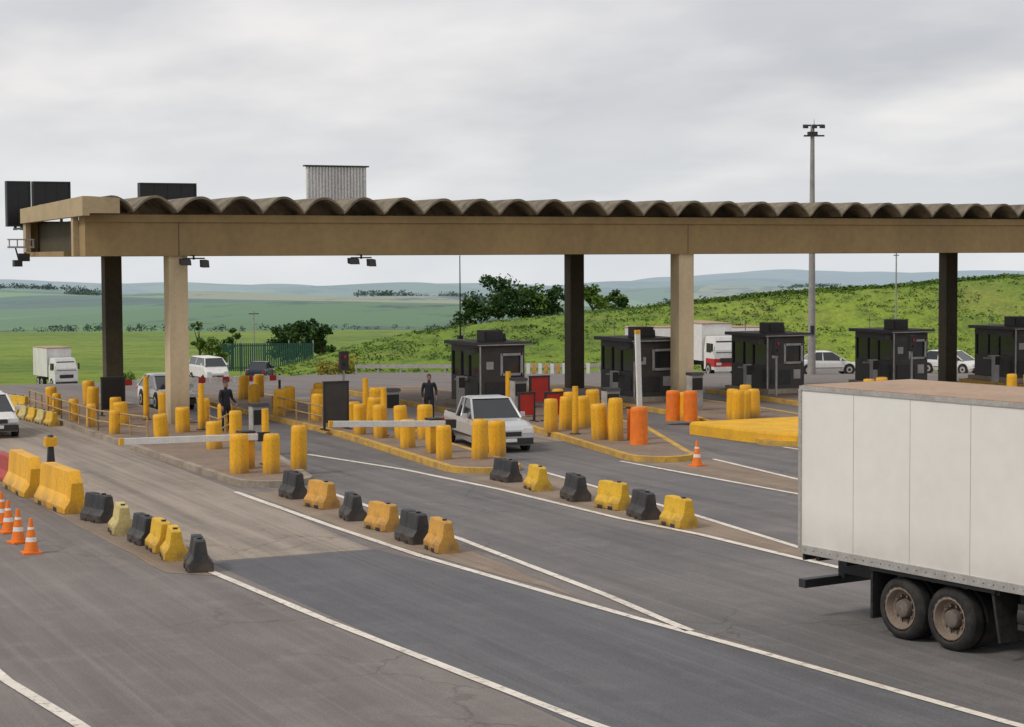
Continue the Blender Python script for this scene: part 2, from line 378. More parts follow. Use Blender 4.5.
# ------------------------------------------------------------ canopy
cb=MB()
U0,U1=15.1,82
cb.box(U0,U1,65.5,66.4,6.12,7.50,'beam')
cb.box(U0-.03,U1,65.42,65.497,7.30,7.56,'beam')
cb.box(U0,U1,75.0,75.7,6.12,7.50,'beam')
cb.box(U0+.35,U0+.8,66.4,75.0,6.13,7.40,'shade_joint')
cb.hexa([(U0-.28,64.6,7.5),(U0-.04,64.6,7.5),(U0-.04,75.2,7.42),(U0-.28,75.2,7.42),(U0-.28,64.6,8.16),(U0-.04,64.6,8.16),(U0-.04,75.2,7.98),(U0-.28,75.2,7.98)],'fascia')
cb.hexa([(U0-.04,64.6,7.58),(U0+1.0,64.6,7.58),(U0+1.0,64.8,7.58),(U0-.04,64.8,7.58),(U0-.04,64.6,8.16),(U0+1.0,64.6,8.10),(U0+1.0,64.8,8.10),(U0-.04,64.8,8.16)],'fascia')
cb.box(U0-.2,U0+.34,68.0,74.9,6.12,6.3,'beam')
cb.box(U0-.2,U0-.005,66.42,66.75,6.12,7.49,'fascia')
cb.box(U0-.2,U0-.005,74.6,75.1,6.12,7.41,'fascia')
for i in range(10):
    x=U0+3.4+i*6.93
    cb.box(x-.15,x+.15,66.4,75.0,6.3,7.45,'shade_joint')
for u in (18.4,39.2,60,80.8):
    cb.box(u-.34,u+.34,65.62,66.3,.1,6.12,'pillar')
    cb.box(u-.34,u+.34,75.05,75.65,-.3,6.12,'shade_joint')
    cb.box(u-.012,u+.012,65.494,65.5,6.13,7.29,'shade_joint')
per=1.55; ns=14; x=U0-.02; prof=[]
while x<U1:
    ph=((x-U0)/per)%1
    s_=math.sin(math.pi*ph)
    prof.append((x, 7.57+.56*(max(s_,0)**.85))); x+=per/ns
vs=[];fs=[]
for i,(x,z) in enumerate(prof):
    j=.05*noise.noise(Vector((x*1.3,0,4))); k=int((x-U0)/per); jy=.16*noise.noise(Vector((k*3.7,1,1)))
    for dz in (0,.085):
        for y in (64.8+jy,75.9): vs.append((x,y,z+dz+j))
for i in range(len(prof)-1):
    a=4*i; b2=a+4
    fs+= [(a,a+1,b2+1,b2),(a+2,b2+2,b2+3,a+3),(a,b2,b2+2,a+2),(a+1,a+3,b2+3,b2+1)]
cb.add(vs,fs,'roof')
cb.finish('toll_plaza_canopy')

def panel_sign(name,u0,u1,v,z0,z1,post):
    b_=MB(); b_.box(u0,u1,v,v+.3,z0,z1,'screen')
    for a,c_,d,e_ in ((u0-.05,u0,z0,z1),(u1,u1+.05,z0,z1)): b_.box(a,c_,v-.06,v+.35,d,e_,'dark')
    b_.box(u0-.05,u1+.05,v-.06,v+.35,z1,z1+.06,'dark'); b_.box(u0-.05,u1+.05,v-.06,v+.35,z0-.06,z0,'dark')
    k=int((u1-u0)/.6)
    for i in range(1,k+1): b_.box(u0+i*(u1-u0)/(k+1)-.015,u0+i*(u1-u0)/(k+1)+.015,v-.03,v-.002,z0,z1,'dark')
    for x in (u0+.3,u1-.3): b_.box(x-.05,x+.05,v+.1,v+.2,post,z0-.06,'dark')
    b_.box(u0+.2,u1-.2,v+.35,v+.45,z0+.3,z0+.4,'alu')
    b_.box(u0+.2,u0+.26,75.7,v+.1,post,post+.08,'dark'); b_.box(u1-.26,u1-.2,75.7,v+.1,post,post+.08,'dark')
    return b_.finish(name)
panel_sign('message_sign',14.8,15.65,77.5,7.4,9.1,7.2)
panel_sign('message_sign',15.85,17.25,77.5,8.15,9.1,7.4)
panel_sign('message_sign',20.2,22.5,77.5,8.4,9.1,7.4)
b_=MB(); b_.box(27.1,29.8,76.6,76.7,8.0,9.9,'greyrib')
for i in range(19): b_.prism_y([(27.1+i*.142,8.0),(27.16+i*.142,8.0),(27.16+i*.142,9.88),(27.1+i*.142,9.88)],76.53,76.598,'greyrib')
b_.box(27.0,29.9,76.5,76.8,9.9,9.96,'dark')
for x in (27.4,29.5): b_.box(x-.06,x+.06,76.7,76.9,7.4,9.5,'dark'); b_.box(x-.04,x+.04,75.6,76.9,7.35,7.45,'dark')
b_.finish('ribbed_rooftop_panel')
b_=MB(); b_.box(13.9,14.9,73.0,73.1,6.45,6.52,'alu'); b_.box(13.9,14.9,73.0,73.1,6.75,6.8,'alu')
for i in range(4): b_.box(13.95+i*.3,13.99+i*.3,73.02,73.08,6.52,6.75,'alu')
b_.cyl((14.2,73.05,6.45),(14.3,73,6.0),.03,.03,'dark'); b_.box(14.1,14.4,72.8,73.2,5.75,6.0,'dark'); b_.box(14.3,14.7,72.9,73.15,5.95,6.25,'dark')
b_.finish('floodlight_bracket')
for (x,y,nm) in ((18.85,65.2,'floodlight'),(25.15,65.2,'floodlight')):
    b_=MB(); b_.box(x-.03,x+.03,y,y+.06,5.98,6.14,'dark'); b_.box(x-.4,x+.4,y,y+.06,6.0,6.05,'dark'); b_.box(x-.03,x+.03,y,y+.5,6.1,6.14,'dark')
    b_.prism_x([(y-.15,5.98),(y+.15,6.02),(y+.12,5.82),(y-.22,5.78)],x-.5,x-.15,'dark')
    b_.prism_x([(y-.15,5.95),(y+.15,5.98),(y+.12,5.72),(y-.22,5.7)],x+.25,x+.5,'dark')
    b_.finish(nm)

# ------------------------------------------------------------ booths
def booth():
    b_=MB(); w,l=.95,1.4
    b_.box(-w-.15,w+.15,-l-.35,l+.3,0,.2,'kerb')
    b_.box(-w,w,-l,l,.2,1.2,'booth')
    b_.box(-w+.06,w-.06,-l+.06,l-.06,1.2,2.15,'boothglass')
    b_.box(-w,w,-l,l,2.15,2.42,'booth')
    b_.box(-w-.22,w+.22,-l-.25,l+.22,2.42,2.56,'booth')
    b_.box(-w-.225,w+.225,-l-.26,-l-.25,2.44,2.48,'booth2')
    for x in (-w,w-.1):
        for y in (-l,-.3,.45,l-.1): b_.box(x,x+.1,y,y+.1,1.2,2.15,'booth')
    b_.box(-w+.1,-.08,-l,-l+.06,1.2,2.15,'booth')
    for (x0,x1,z0,z1) in ((-.05,w-.1,1.24,1.34),(-.05,w-.1,2.02,2.12),(-.1,.0,1.24,2.12),(w-.18,w-.08,1.24,2.12)): b_.box(x0,x1,-l-.03,-l+.03,z0,z1,'booth2')
    b_.box(-w-.03,-w+.02,-.2,.42,1.1,1.18,'booth2'); b_.box(-w-.28,-w,-.2,.45,1.02,1.08,'booth2')
    b_.box(-w-.02,-w,-1.2,-.5,.45,1.0,'dark')
    b_.box(-w+.2,w-.7,-l-.03,-l,.4,1.0,'dark'); b_.box(w-.55,w-.2,-l-.02,-l,.6,1.0,'booth2'); b_.box(-.7,-.4,-l-.02,-l,1.5,1.8,'booth2')
    b_.box(-.55,.25,-.9,-.2,2.56,3.0,'booth'); b_.box(-.5,.2,-.94,-.9,2.62,2.95,'dark')
    for i in range(5): b_.box(-.48,.18,-.955,-.94,2.65+i*.06,2.67+i*.06,'booth')
    b_.cyl((.55,-.3,2.56),(.55,-.3,2.85),.12,.1,'dark'); b_.cyl((-.75,.6,2.56),(-.75,.6,3.1),.02,.02,'alu')
    b_.box(-w-.5,-w-.22,-l-.1,-l+.5,2.1,2.3,'booth'); b_.box(-w-.3,-w,-l+.05,-l+.2,2.25,2.35,'booth')
    b_.cyl((-w-.1,-l-.2,.2),(-w-.1,-l-.2,2.42),.035,.035,'booth2',8)
    b_.box(-w-.7,-w-.45,-.9,-.65,0,1.25,'booth2'); b_.box(-w-.7,-w-.45,-.92,-.9,.8,1.2,'screen')
    return b_.finish('toll_booth',bevel=.015)
bo=booth(); bo.location=(31.6,68.2,.16)
for x,y in ((38.4,68.2),(45.6,69.5),(52.4,69.8),(59.4,70),(66.6,70)): inst(bo,'toll_booth',(x,y,.16))
b_=MB(); b_.cyl((31.5,70.6,2.7),(31.5,70.6,6.1),.035,.02,'dark',8); b_.box(31.4,31.6,70.5,70.7,2.7,2.85,'dark'); b_.finish('antenna_mast')

# ------------------------------------------------------------ bollards
def bollard(k,name,r=.27,h=1.1):
    b_=MB(); n=16
    R=[]
    for z,rr in ((0,r*1.03),(.05,r),(h-.12,r*.96),(h-.03,r*.92),(h,r*.82)):
        R.append([(rr*math.cos(2*math.pi*i/n), rr*.85*math.sin(2*math.pi*i/n), z) for i in range(n)])
    b_.loft(R[:3],k,True,caps=False); b_.loft(R[2:],k,True)
    b_.cyl((0,0,h),(0,0,h+.012),r*.5,r*.45,'orangey',12)
    return b_.finish(name)
by=bollard('yellow','yellow_bollard'); by.location=(15.56,49.7,.14)
ylist=[(16.33,49.3,1),(17.4,50.1,1.12),(19.0,64.7,.9),(19.0,62.2,.85),(18.2,58.5,.9),
 (22.7,67.5,.9),(23.6,69,.9),(24.1,67.3,.9),(25.2,70,.9),(23.2,72,.8),
 (22.6,58.9,.95),(22.75,57.4,1),(23.2,56.7,1),(23.9,56.4,1),(25.4,64.5,1.05),(25,62,1),
 (21.95,50.4,.95),(22.9,50,1.05),(23.75,50.6,.95),(22.3,54,.8),
 (28.6,56.7,1.05),(29.4,57.2,1.05),(30.4,57.7,1),(28.75,53.5,1.05),(29.0,52.9,1.3),(31,60,1),(30.2,55.2,1),
 (34.9,58.6,.95),(35.9,56.6,1.05),(36.5,57.9,1.05),(36.9,57.7,1.0),(37.6,58.2,1.0),(38.4,60,1),
 (44,60,1),(45,60.5,1),(51,60,1),(52,60,1),(58,60,1),(17,73,.9),(18,74,.9),(17.6,76,.9),(24,76,.9),(25,77,.9),
 (24.9,66.5,.9),(25.4,68,.9),(31.8,62.5,.95),(32.6,61.2,.95),(18.7,67,.85),(18.9,69.5,.85),(23.1,64.4,.9),
 (15.4,63,.75),(15.3,66,.75),(15.4,69,.75),(15.4,72,.75),(16.2,60,.8),(16.9,56.5,.8),(17.6,62.5,.8),(16.4,66,.8),(16.8,68.5,.8),(15.9,75,.8),(24.3,62,.9),(23.4,61.5,.8)]
for x,y,s in ylist:
    o=inst(by,'yellow_bollard',(x,y,.14),random.uniform(-.6,.6),(random.uniform(.84,1.02)*(1 if s>.78 else .75),)*2+(s*random.uniform(.96,1.03),)); o.rotation_euler[0]=random.gauss(0,.03); o.rotation_euler[1]=random.gauss(0,.035)
bt=bollard('orange','orange_bollard',.29,1.2); bt.location=(29.05,51.5,.14)
for x,y in ((34.5,58.7),(35.0,58.3)): inst(bt,'orange_bollard',(x,y,.14),0,(.9,.9,.9))
b_=MB(); b_.cyl((0,0,0),(0,0,1.6),.11,.1,'yellow',12); b_.box(-.14,.14,-.14,.14,0,.05,'dark'); sp_=b_.finish('yellow_marker_post'); sp_.location=(16.9,51.5,.15)
for x,y in ((23.1,58),(28.9,55.5),(18.4,63),(24.4,63),(17.8,68),(30.5,64)): inst(sp_,'yellow_marker_post',(x,y,.15))

def barrier(k,name):
    b_=MB()
    L=.5
    pr=[(-.26,0),(-.26,.16),(-.15,.30),(-.10,.62),(.10,.62),(.15,.30),(.26,.16),(.26,0)]
    rings=[]
    for y,s,zt in ((-L,.82,.93),(-L+.07,1,1),(-.12,1,1),(-.08,.9,.97),(.08,.9,.97),(.12,1,1),(L-.07,1,1),(L,.82,.93)):
        rings.append([(x*s,y,z*zt) for x,z in pr])
    b_.loft(rings,k)
    b_.box(-.28,-.255,-.3,-.12,.0,.08,'dark'); b_.box(-.28,-.255,.12,.3,.0,.08,'dark')
    b_.cyl((0,-.25,.6),(0,-.25,.65),.05,.05,'dark',10); b_.cyl((0,L-.02,.1),(0,L+.06,.1),.04,.04,k,8)
    return b_.finish(name,bevel=.018)
prot={}
def put_bar(k,name,x,y,rz):
    s=random.uniform(.94,1.05)
    if (k) not in prot:
        o=barrier(k,name); prot[k]=o; o.location=(x,y,.012); o.rotation_euler[2]=rz
    else: inst(prot[k],name,(x,y,.012),rz,(s,s,random.uniform(.92,1.04)))
seqs=[([(10.19,43.3),(10.2,41.2),(10.25,39.5),(10.3,38.3),(10.27,37.2),(10.3,35.6)],'bcbyyb'),
 ([(15.58,45.3),(15.57,43.2),(15.51,40.9),(15.49,39),(15.4,37),(15.42,35.6)],'bobobo'),
 ([(21.84,46),(21.75,43.9),(21.66,41.6),(21.68,39.7),(21.55,38),(21.54,36.4)],'bybyby')]
for pts,ks in seqs:
    for (x,y),k in zip(pts,ks):
        kk,nm={'b':('black','black_road_barrier'),'y':('yellow2','yellow_road_barrier'),'c':('cream','faded_yellow_road_barrier'),'o':('orangey','ochre_road_barrier')}[k]
        put_bar(kk,nm,x,y,random.uniform(-.2,.25))
b_=MB()
pr=[(-.36,0),(-.36,.15),(-.2,.42),(-.15,.98),(.15,.98),(.2,.42),(.36,.15),(.36,0)]
b_.loft([[(x*s,y,z*t) for x,z in pr] for y,s,t in ((-1.4,.85,.72),(-1.15,1,1),(-.1,1,1.0),(1.2,1,1),(1.4,.9,.95))],'yellow')
for y in (-.7,.7): b_.box(-.37,-.355,y-.15,y+.15,0,.1,'dark')
jb=b_.finish('yellow_jersey_barrier',(9.95,46.1,0.012),.05,bevel=.04)
inst(jb,'yellow_jersey_barrier',(9.8,49.7,.012),.0)
b_=MB(); b_.loft([[(x*s*.8,y*.7,z*t*.7) for x,z in pr] for y,s,t in ((-1.3,.8,.75),(-1.1,1,1),(1.1,1,1),(1.3,.8,.9))],'pink')
rb=b_.finish('red_plastic_barrier',(9.9,52.9,.012),.05,bevel=.03); inst(rb,'red_plastic_barrier',(9.5,55.2,.012),.1)
for i in range(12):
    t=i/11; x=14.0+2.2*t; y=84.5-6.5*t
    inst(prot['yellow2'] if i%2 else prot['cream'],'yellow_road_barrier' if i%2 else 'faded_yellow_road_barrier',(x-1.0,y,0.012),.6,.8)
for i in range(5):
    inst(prot['cream'] if i%2 else prot['yellow2'],'faded_yellow_road_barrier' if i%2 else 'yellow_road_barrier',(14.2+.1*i,73.5-1.1*i,0.012),.1,.8)

def cone():
    b_=MB(); b_.box(-.19,.19,-.19,.19,0,.04,'orange')
    for z0,z1,k in ((.04,.25,'orange'),(.25,.34,'white'),(.34,.5,'orange'),(.5,.55,'white'),(.55,.72,'orange')):
        r=lambda z:.15-.17*(z-.04)
        b_.cyl((0,0,z0),(0,0,z1),r(z0),r(z1),k,14)
    return b_.finish('traffic_cone')
co=cone(); co.location=(7.8,39.1,0)
for x,y in ((7.85,40.7),(7.95,42.3),(8.1,43.9),(28.25,46.7)): inst(co,'traffic_cone',(x,y,0.005),random.random())

def boom(name,x,y,ln,ang,tilt=0,base='yellow'):
    b_=MB(); b_.box(-.2,.2,-.17,.17,0,1.0,base); b_.box(-.22,.22,-.19,.19,1.0,1.06,'dark')
    T0=b_.T; b_.T=Matrix.Translation((0,-.26,.9))@Matrix.Rotation(tilt,4,'Y')
    b_.box(-ln,.25,-.04,.04,-.09,.09,'white')
    b_.box(.25,.6,-.06,.06,-.13,.13,'dark'); b_.box(-ln-.12,-ln,-.045,.045,-.095,.095,'yellow')
    b_.T=T0
    return b_.finish(name,(x,y,.16),ang,bevel=.01)
boom('boom_barrier_gate',16.1,50.8,3.6,math.radians(4),math.radians(1))
boom('boom_barrier_gate',22.4,52.2,3.4,math.radians(3),math.radians(2.5))
boom('boom_barrier_gate',29.75,53.0,2.5,math.radians(6),math.radians(88),'orange')

def railing(pts,name='faded_railing'):
    b_=MB()
    for (a,c_) in zip(pts,pts[1:]):
        a=Vector((*a,0)); c2=Vector((*c_,0)); L=(c2-a).length; k=max(1,round(L/1.3))
        for z in (.35,.7): b_.cyl(a+Vector((0,0,z)),c2+Vector((0,0,z)),.028,.028,'rail',8)
        for i in range(k+1): p=a.lerp(c2,i/k); b_.cyl(p,p+Vector((0,0,.72)),.032,.032,'rail',8)
    return b_.finish(name,(0,0,.15))
railing([(16.0,61),(15.2,64.5),(15.15,70),(15.2,76)])
railing([(17.8,59),(19.0,61.5),(19.2,66)])
railing([(22.6,62.5),(22.6,68)])
def board(name,x,y,w,h,k='screen',rz=0):
    b_=MB(); b_.box(-w/2,w/2,-.04,.04,.25,.25+h,k); b_.box(-w/2-.04,w/2+.04,-.06,.06,.2+h,.27+h,'dark')
    for s in (-1,1): b_.box(s*w/2-.03,s*w/2+.03,-.05,.05,0,.25+h,'dark'); b_.box(s*w/2-.05,s*w/2+.05,-.3,.3,0,.05,'dark')
    return b_.finish(name,(x,y,.15),rz)
board('dark_sign_board',22.55,61.0,.85,1.4,'booth'); board('dark_sign_board',17.2,70.5,.85,1.2)
board('red_sign_board',30.6,60.3,.8,.8,'red'); board('red_sign_board',29.6,60.6,.6,.8,'red'); board('red_sign_board',32.8,66,.8,1.0,'red')
b_=MB()
for i in range(14):
    x=20+i*.55; b_.box(x,x+.3,81.99,82.08,.5,.75,'red' if i%2 else 'white')
b_.box(19.9,27.8,82.02,82.05,.52,.73,'white')
for x in (20,24,27.6): b_.box(x,x+.1,82.09,82.17,-.1,.8,'dark')
b_.finish('red_white_barrier_rail')
b_=MB(); b_.box(-.25,.25,-.2,.2,0,1.35,'booth2'); b_.box(-.22,.22,-.23,-.2,.8,1.25,'screen'); b_.frus(-.27,.27,-.28,.22,1.35,-.27,.27,-.2,.22,1.45,'dark')
km=b_.finish('ticket_machine',(30.6,56.2,.16),bevel=.01)
for p in ((37.4,62),(24.0,59.6),(18.0,55.5),(30.2,62.5)): inst(km,'ticket_machine',(*p,.16))
def signal(x,y,h=2.4):
    b_=MB(); b_.cyl((0,0,0),(0,0,h),.05,.045,'booth2',8); b_.box(-.16,.16,-.12,.1,h-.7,h,'dark')
    b_.cyl((0,-.12,h-.2),(0,-.16,h-.2),.06,.06,'tail',12); b_.cyl((0,-.12,h-.48),(0,-.16,h-.48),.06,.06,'glass',12)
    b_.finish('lane_signal',(x,y,.15))
for x,y in ((24.9,66.5),(37.2,66),(44.4,67),(51.4,67),(58.3,67)): signal(x,y)
b_=MB(); b_.frus(-.12,.12,-.12,.12,0,-.07,.07,-.07,.07,.8,'dark'); b_.box(-.16,.16,-.14,.14,.8,1.05,'yellow'); b_.cyl((0,0,1.05),(0,0,1.12),.1,.06,'dark',10); b_.box(-.22,.22,-.22,.22,0,.06,'kerb')
b_.finish('signal_post',(11.2,53.2,.01))
b_=MB(); P=[(33.1,55.2),(33.25,52.5),(33.5,50.7),(33.9,50.0),(34.8,49.55),(36.2,49.6),(37.6,52.5),(38.6,55.2)]
cx=sum(p[0] for p in P)/8; cy=sum(p[1] for p in P)/8
b_.loft([[(x,y,0) for x,y in P],[(x,y,.34) for x,y in P],[(x+(cx-x)*.02,y+(cy-y)*.02,.42) for x,y in P],[(x+(cx-x)*.05,y+(cy-y)*.05,.44) for x,y in P]],'slab',caps=False)
b_.add([(x+(cx-x)*.05,y+(cy-y)*.05,.44) for x,y in P],[tuple(range(8))],'slab')
b_.finish('yellow_kerb_block')

# ------------------------------------------------------------ vehicles
def wheel(b_,x,y,r,w,side,k='alu'):
    x1=x+w*(1 if side<0 else -1)
    b_.cyl((x,y,r),(x1,y,r),r,r,'rubber',28)
    o=-.012 if side<0 else .012
    b_.cyl((x+o,y,r),(x,y,r),r*.62,r*.64,k,24)
    b_.cyl((x+o*2.2,y,r),(x+o,y,r),r*.25,r*.3,'dark',16)
def car(name,paint,loc,rz,L=4.2,W=1.7,H=1.45,kind='hatch'):
    b_=MB(); h=W/2; g=.2; belt=.88*H/1.45; wr=.31
    if kind=='hatch': st=[(-L/2,.55),(-L/2+.25,.68),(-L/2+1.05,belt),(L/2-.2,belt+.02),(L/2,.7)]; gh=(-L/2+.85,-L/2+1.75,L/2-.75,L/2-.12)
    elif kind=='sedan': st=[(-L/2,.55),(-L/2+.25,.7),(-L/2+1.15,belt),(L/2-.6,belt+.04),(L/2-.05,belt-.02),(L/2,.7)]; gh=(-L/2+1.0,-L/2+1.9,L/2-1.35,L/2-.7)
    elif kind=='pickup': st=[(-L/2,.68),(-L/2+.12,.82),(-L/2+.5,.93),(-L/2+1.3,belt),(L/2,belt+.05)]; gh=(-L/2+1.2,-L/2+1.95,.55,.75)
    elif kind=='van': st=[(-L/2,.8),(-L/2+.15,.95),(-L/2+.6,belt+.2),(L/2,belt+.2)]; gh=(-L/2+.45,-L/2+1.1,L/2-.25,L/2-.05)
    zb=belt if kind=='pickup' else st[2][1]
    rings=[]
    for i,(y,zt) in enumerate(st):
        f=.9 if i in (0,len(st)-1) else 1
        zl=g+.08 if i in (0,len(st)-1) else g
        hh=h*f
        rings.append([(-hh*.92,y,zl),(-hh,y,zl+.18),(-hh,y,zt-.2),(-hh*.95,y,zt-.04),(-hh*.8,y,zt),(hh*.8,y,zt),(hh*.95,y,zt-.04),(hh,y,zt-.2),(hh,y,zl+.18),(hh*.92,y,zl)])
    b_.loft(rings,paint)
    y0,y1,y2,y3=gh; t=h*.74; q=h*.93; zr=H
    B=[(-q,y0,zb-.06),(q,y0,zb-.06),(q,y3,zb-.02),(-q,y3,zb-.02)]; R=[(-t,y1,zr-.05),(t,y1,zr-.05),(t,y2,zr-.05),(-t,y2,zr-.05)]
    b_.hexa(B+R,'glass')
    b_.hexa([(-t-.02,y1-.05,zr-.055),(t+.02,y1-.05,zr-.055),(t+.02,y2+.05,zr-.055),(-t-.02,y2+.05,zr-.055),(-t+.1,y1+.15,zr),(t-.1,y1+.15,zr),(t-.1,y2-.15,zr),(-t+.1,y2-.15,zr)],paint)
    for s in (-1,1):
        for (ya,yb) in ((y0,y1),(y3,y2)): b_.cyl((s*(q-.0),ya,zb-.02),(s*(t+.0),yb,zr-.05),.045,.04,paint,6)
        ym=(y1+y2)/2+.1; b_.cyl((s*(q),ym,zb-.02),(s*(t+.01),ym,zr-.05),.035,.035,paint,6)
        b_.box(min(s*(h+.004),s*(h-.05)),max(s*(h+.004),s*(h-.05)),-L/2+1.2,L/2-1.2,.4,.46,'dark')
        for wy in (-L/2+.8,L/2-.8):
            b_.cyl((s*(h+.004),wy,wr+.02),(s*(h-.1),wy,wr+.02),wr+.07,wr+.07,'dark',20)
            wheel(b_,s*(h+.02),wy,wr,.2,-1 if s<0 else 1)
        b_.box(s*h*.72-.17,s*h*.72+.17,-L/2-.012,-L/2+.14,.54*H/1.45,.68*H/1.45,'lamp')
        b_.box(s*h*.82-.1,s*h*.82+.1,L/2-.08,L/2+.01,.6,.78,'tail')
        b_.box(min(s*(h+.02),s*(h+.18)),max(s*(h+.02),s*(h+.18)),y0+.35,y0+.45,zb,zb+.15,paint)
    b_.box(-h*.48,h*.48,-L/2-.015,-L/2+.1,.5,.64,'dark'); b_.box(-h*.92,h*.92,-L/2-.05,-L/2+.1,.25,.45,'dark')
    b_.box(-.25,.25,-L/2-.06,-L/2-.04,.33,.44,'white'); b_.box(-h*.9,h*.9,L/2-.1,L/2+.04,.3,.45,'dark')
    if kind=='pickup': b_.box(-h*.85,h*.85,.9,L/2-.1,belt+.035,belt+.06,'dark')
    return b_.finish(name,loc,rz,bevel=.025)
car('silver_pickup','silver',(25.35,54.8,.01),math.radians(-8),4.7,1.7,1.6,'pickup')
car('white_car','white',(11.95,66.8,.01),math.radians(-3),3.9,1.6,1.42,'hatch')
car('white_car','white',(20.6,75.5,.0),0,3.8,1.5,1.35,'hatch')
def put(X,Z,rz,name,paint,*a):
    u,v=UV(X,Z); car(name,paint,(u,v,gz(u,v)),rz,*a)
put(-21.5,162,math.radians(150),'dark_blue_car','bluecar',4.2,1.7,1.5,'sedan')
put(-24.0,150,0,'white_van','white',5.0,1.9,2.0,'van')
put(20.5,124,math.radians(70),'white_car','white',4.3,1.7,1.5,'sedan')
put(29,125,math.radians(20),'white_car','white',4.2,1.7,1.5,'hatch')
put(33,122,math.radians(60),'silver_car','silver',4.2,1.7,1.5,'sedan')

def bigtruck():
    b_=MB(); k='boxwhite'
    b_.box(0,2.5,-7.6,0,1.14,3.84,k)
    b_.box(-.02,2.52,-7.62,.02,3.80,3.872,'alu'); b_.box(.02,2.48,-7.58,-.02,3.874,3.885,'brownroof')
    b_.box(-.025,-.002,-7.62,.02,1.10,1.24,'alu'); b_.box(-.03,.06,-.03,.03,1.12,3.82,'alu')
    for i in range(1,6): b_.box(-.003,.0,-i*1.25-.004,-i*1.25+.004,1.25,3.79,'booth2')
    for i in range(38): b_.cyl((-.03,-.15-i*.195,1.17),(-.02,-.15-i*.195,1.17),.01,.01,'dark',6)
    for i in range(12): b_.box(.1,2.4,-7.5+i*.65,-7.42+i*.65,1.0,1.135,'dark')
    for x in (.75,1.6): b_.box(x,x+.14,-10,-.1,.72,1.0,'dark')
    b_.box(.02,2.48,-.1,.06,.52,.66,'dark')
    for x in (.8,1.65): b_.box(x-.0,x+.1,-.2,-.05,.6,1.05,'dark')
    b_.box(.05,.4,-.05,.0,.98,1.1,'dark'); b_.box(.1,.3,.0,.03,.99,1.08,'tail')
    b_.box(.08,.62,-1.62,-1.57,.25,1.0,'rubber')
    b_.box(.06,.62,-4.2,-1.55,1.02,1.09,'dark')
    b_.hexa([(.08,-4.3,.3),(.62,-4.3,.3),(.62,-4.25,.3),(.08,-4.25,.3),(.08,-4.15,1.05),(.62,-4.15,1.05),(.62,-4.1,1.05),(.08,-4.1,1.05)],'rubber')
    for y in (-2.2,-3.24):
        for xs,sd in ((.1,-1),(2.4,1)):
            x0=xs; d=1 if sd<0 else -1; r0=.49
            ring=lambda xx,rr:[(x0+d*xx,y+rr*math.cos(t),r0+rr*math.sin(t)) for t in [2*math.pi*i/36 for i in range(36)]]
            b_.loft([ring(*q) for q in ((0,.345),(-.012,.38),(.0,.42),(.03,.465),(.07,.49),(.22,.49),(.27,.46))],'rubber',True,caps=False)
            R=[ring(*q) for q in ((0,.345),(.01,.3),(.12,.265),(.13,.15),(.04,.13),(.03,.09),(.03,.001))]
            b_.loft(R[:4],'rimrust',True,caps=False); b_.loft(R[3:],'hubgrey',True)
            for i in range(10):
                t=2*math.pi*i/10; cy=y+.2*math.cos(t); cz=r0+.2*math.sin(t)
                b_.cyl((x0+d*.09,cy,cz),(x0+d*.14,cy,cz),.022,.022,'hubgrey',6)
            b_.cyl((x0+d*.32,y,r0),(x0+d*.58,y,r0),r0,r0,'rubber',30)
        b_.cyl((.3,y,.5),(2.2,y,.5),.09,.09,'dark',10)
        b_.box(.66,.74,y-.4,y+.4,.58,.68,'dark')
    b_.box(.35,.75,-6.4,-5.0,.45,.95,'dark')
    b_.cyl((.3,-4.6,.75),(.3,-5.6,.75),.22,.22,'dark',16)
    b_.box(.1,.14,-7.3,-4.6,.55,.63,'dark'); b_.box(.1,.14,-7.3,-4.6,.85,.93,'dark')
    b_.loft([[(.05,y,.55),(.05,y,zt-.9),(.18,y,zt),(2.32,y,zt),(2.45,y,zt-.9),(2.45,y,.55)] for y,zt in ((-7.9,3.0),(-9.6,3.0),(-10.0,2.3))],'white')
    b_.box(.03,.06,-9.3,-8.4,1.9,2.6,'glass'); b_.box(2.44,2.47,-9.3,-8.4,1.9,2.6,'glass'); b_.hexa([(.2,-10.02,2.2),(2.3,-10.02,2.2),(2.3,-9.8,2.2),(.2,-9.8,2.2),(.3,-9.72,2.9),(2.2,-9.72,2.9),(2.2,-9.5,2.9),(.3,-9.5,2.9)],'glass')
    b_.box(.05,2.45,-10.15,-9.9,.4,.85,'dark')
    for sd,x in ((-1,.08),(1,2.42)): wheel(b_,x,-9.2,.5,.3,sd)
    return b_.finish('box_truck',(17.78,26.1,.0),math.radians(7.4),bevel=.006)
bigtruck()
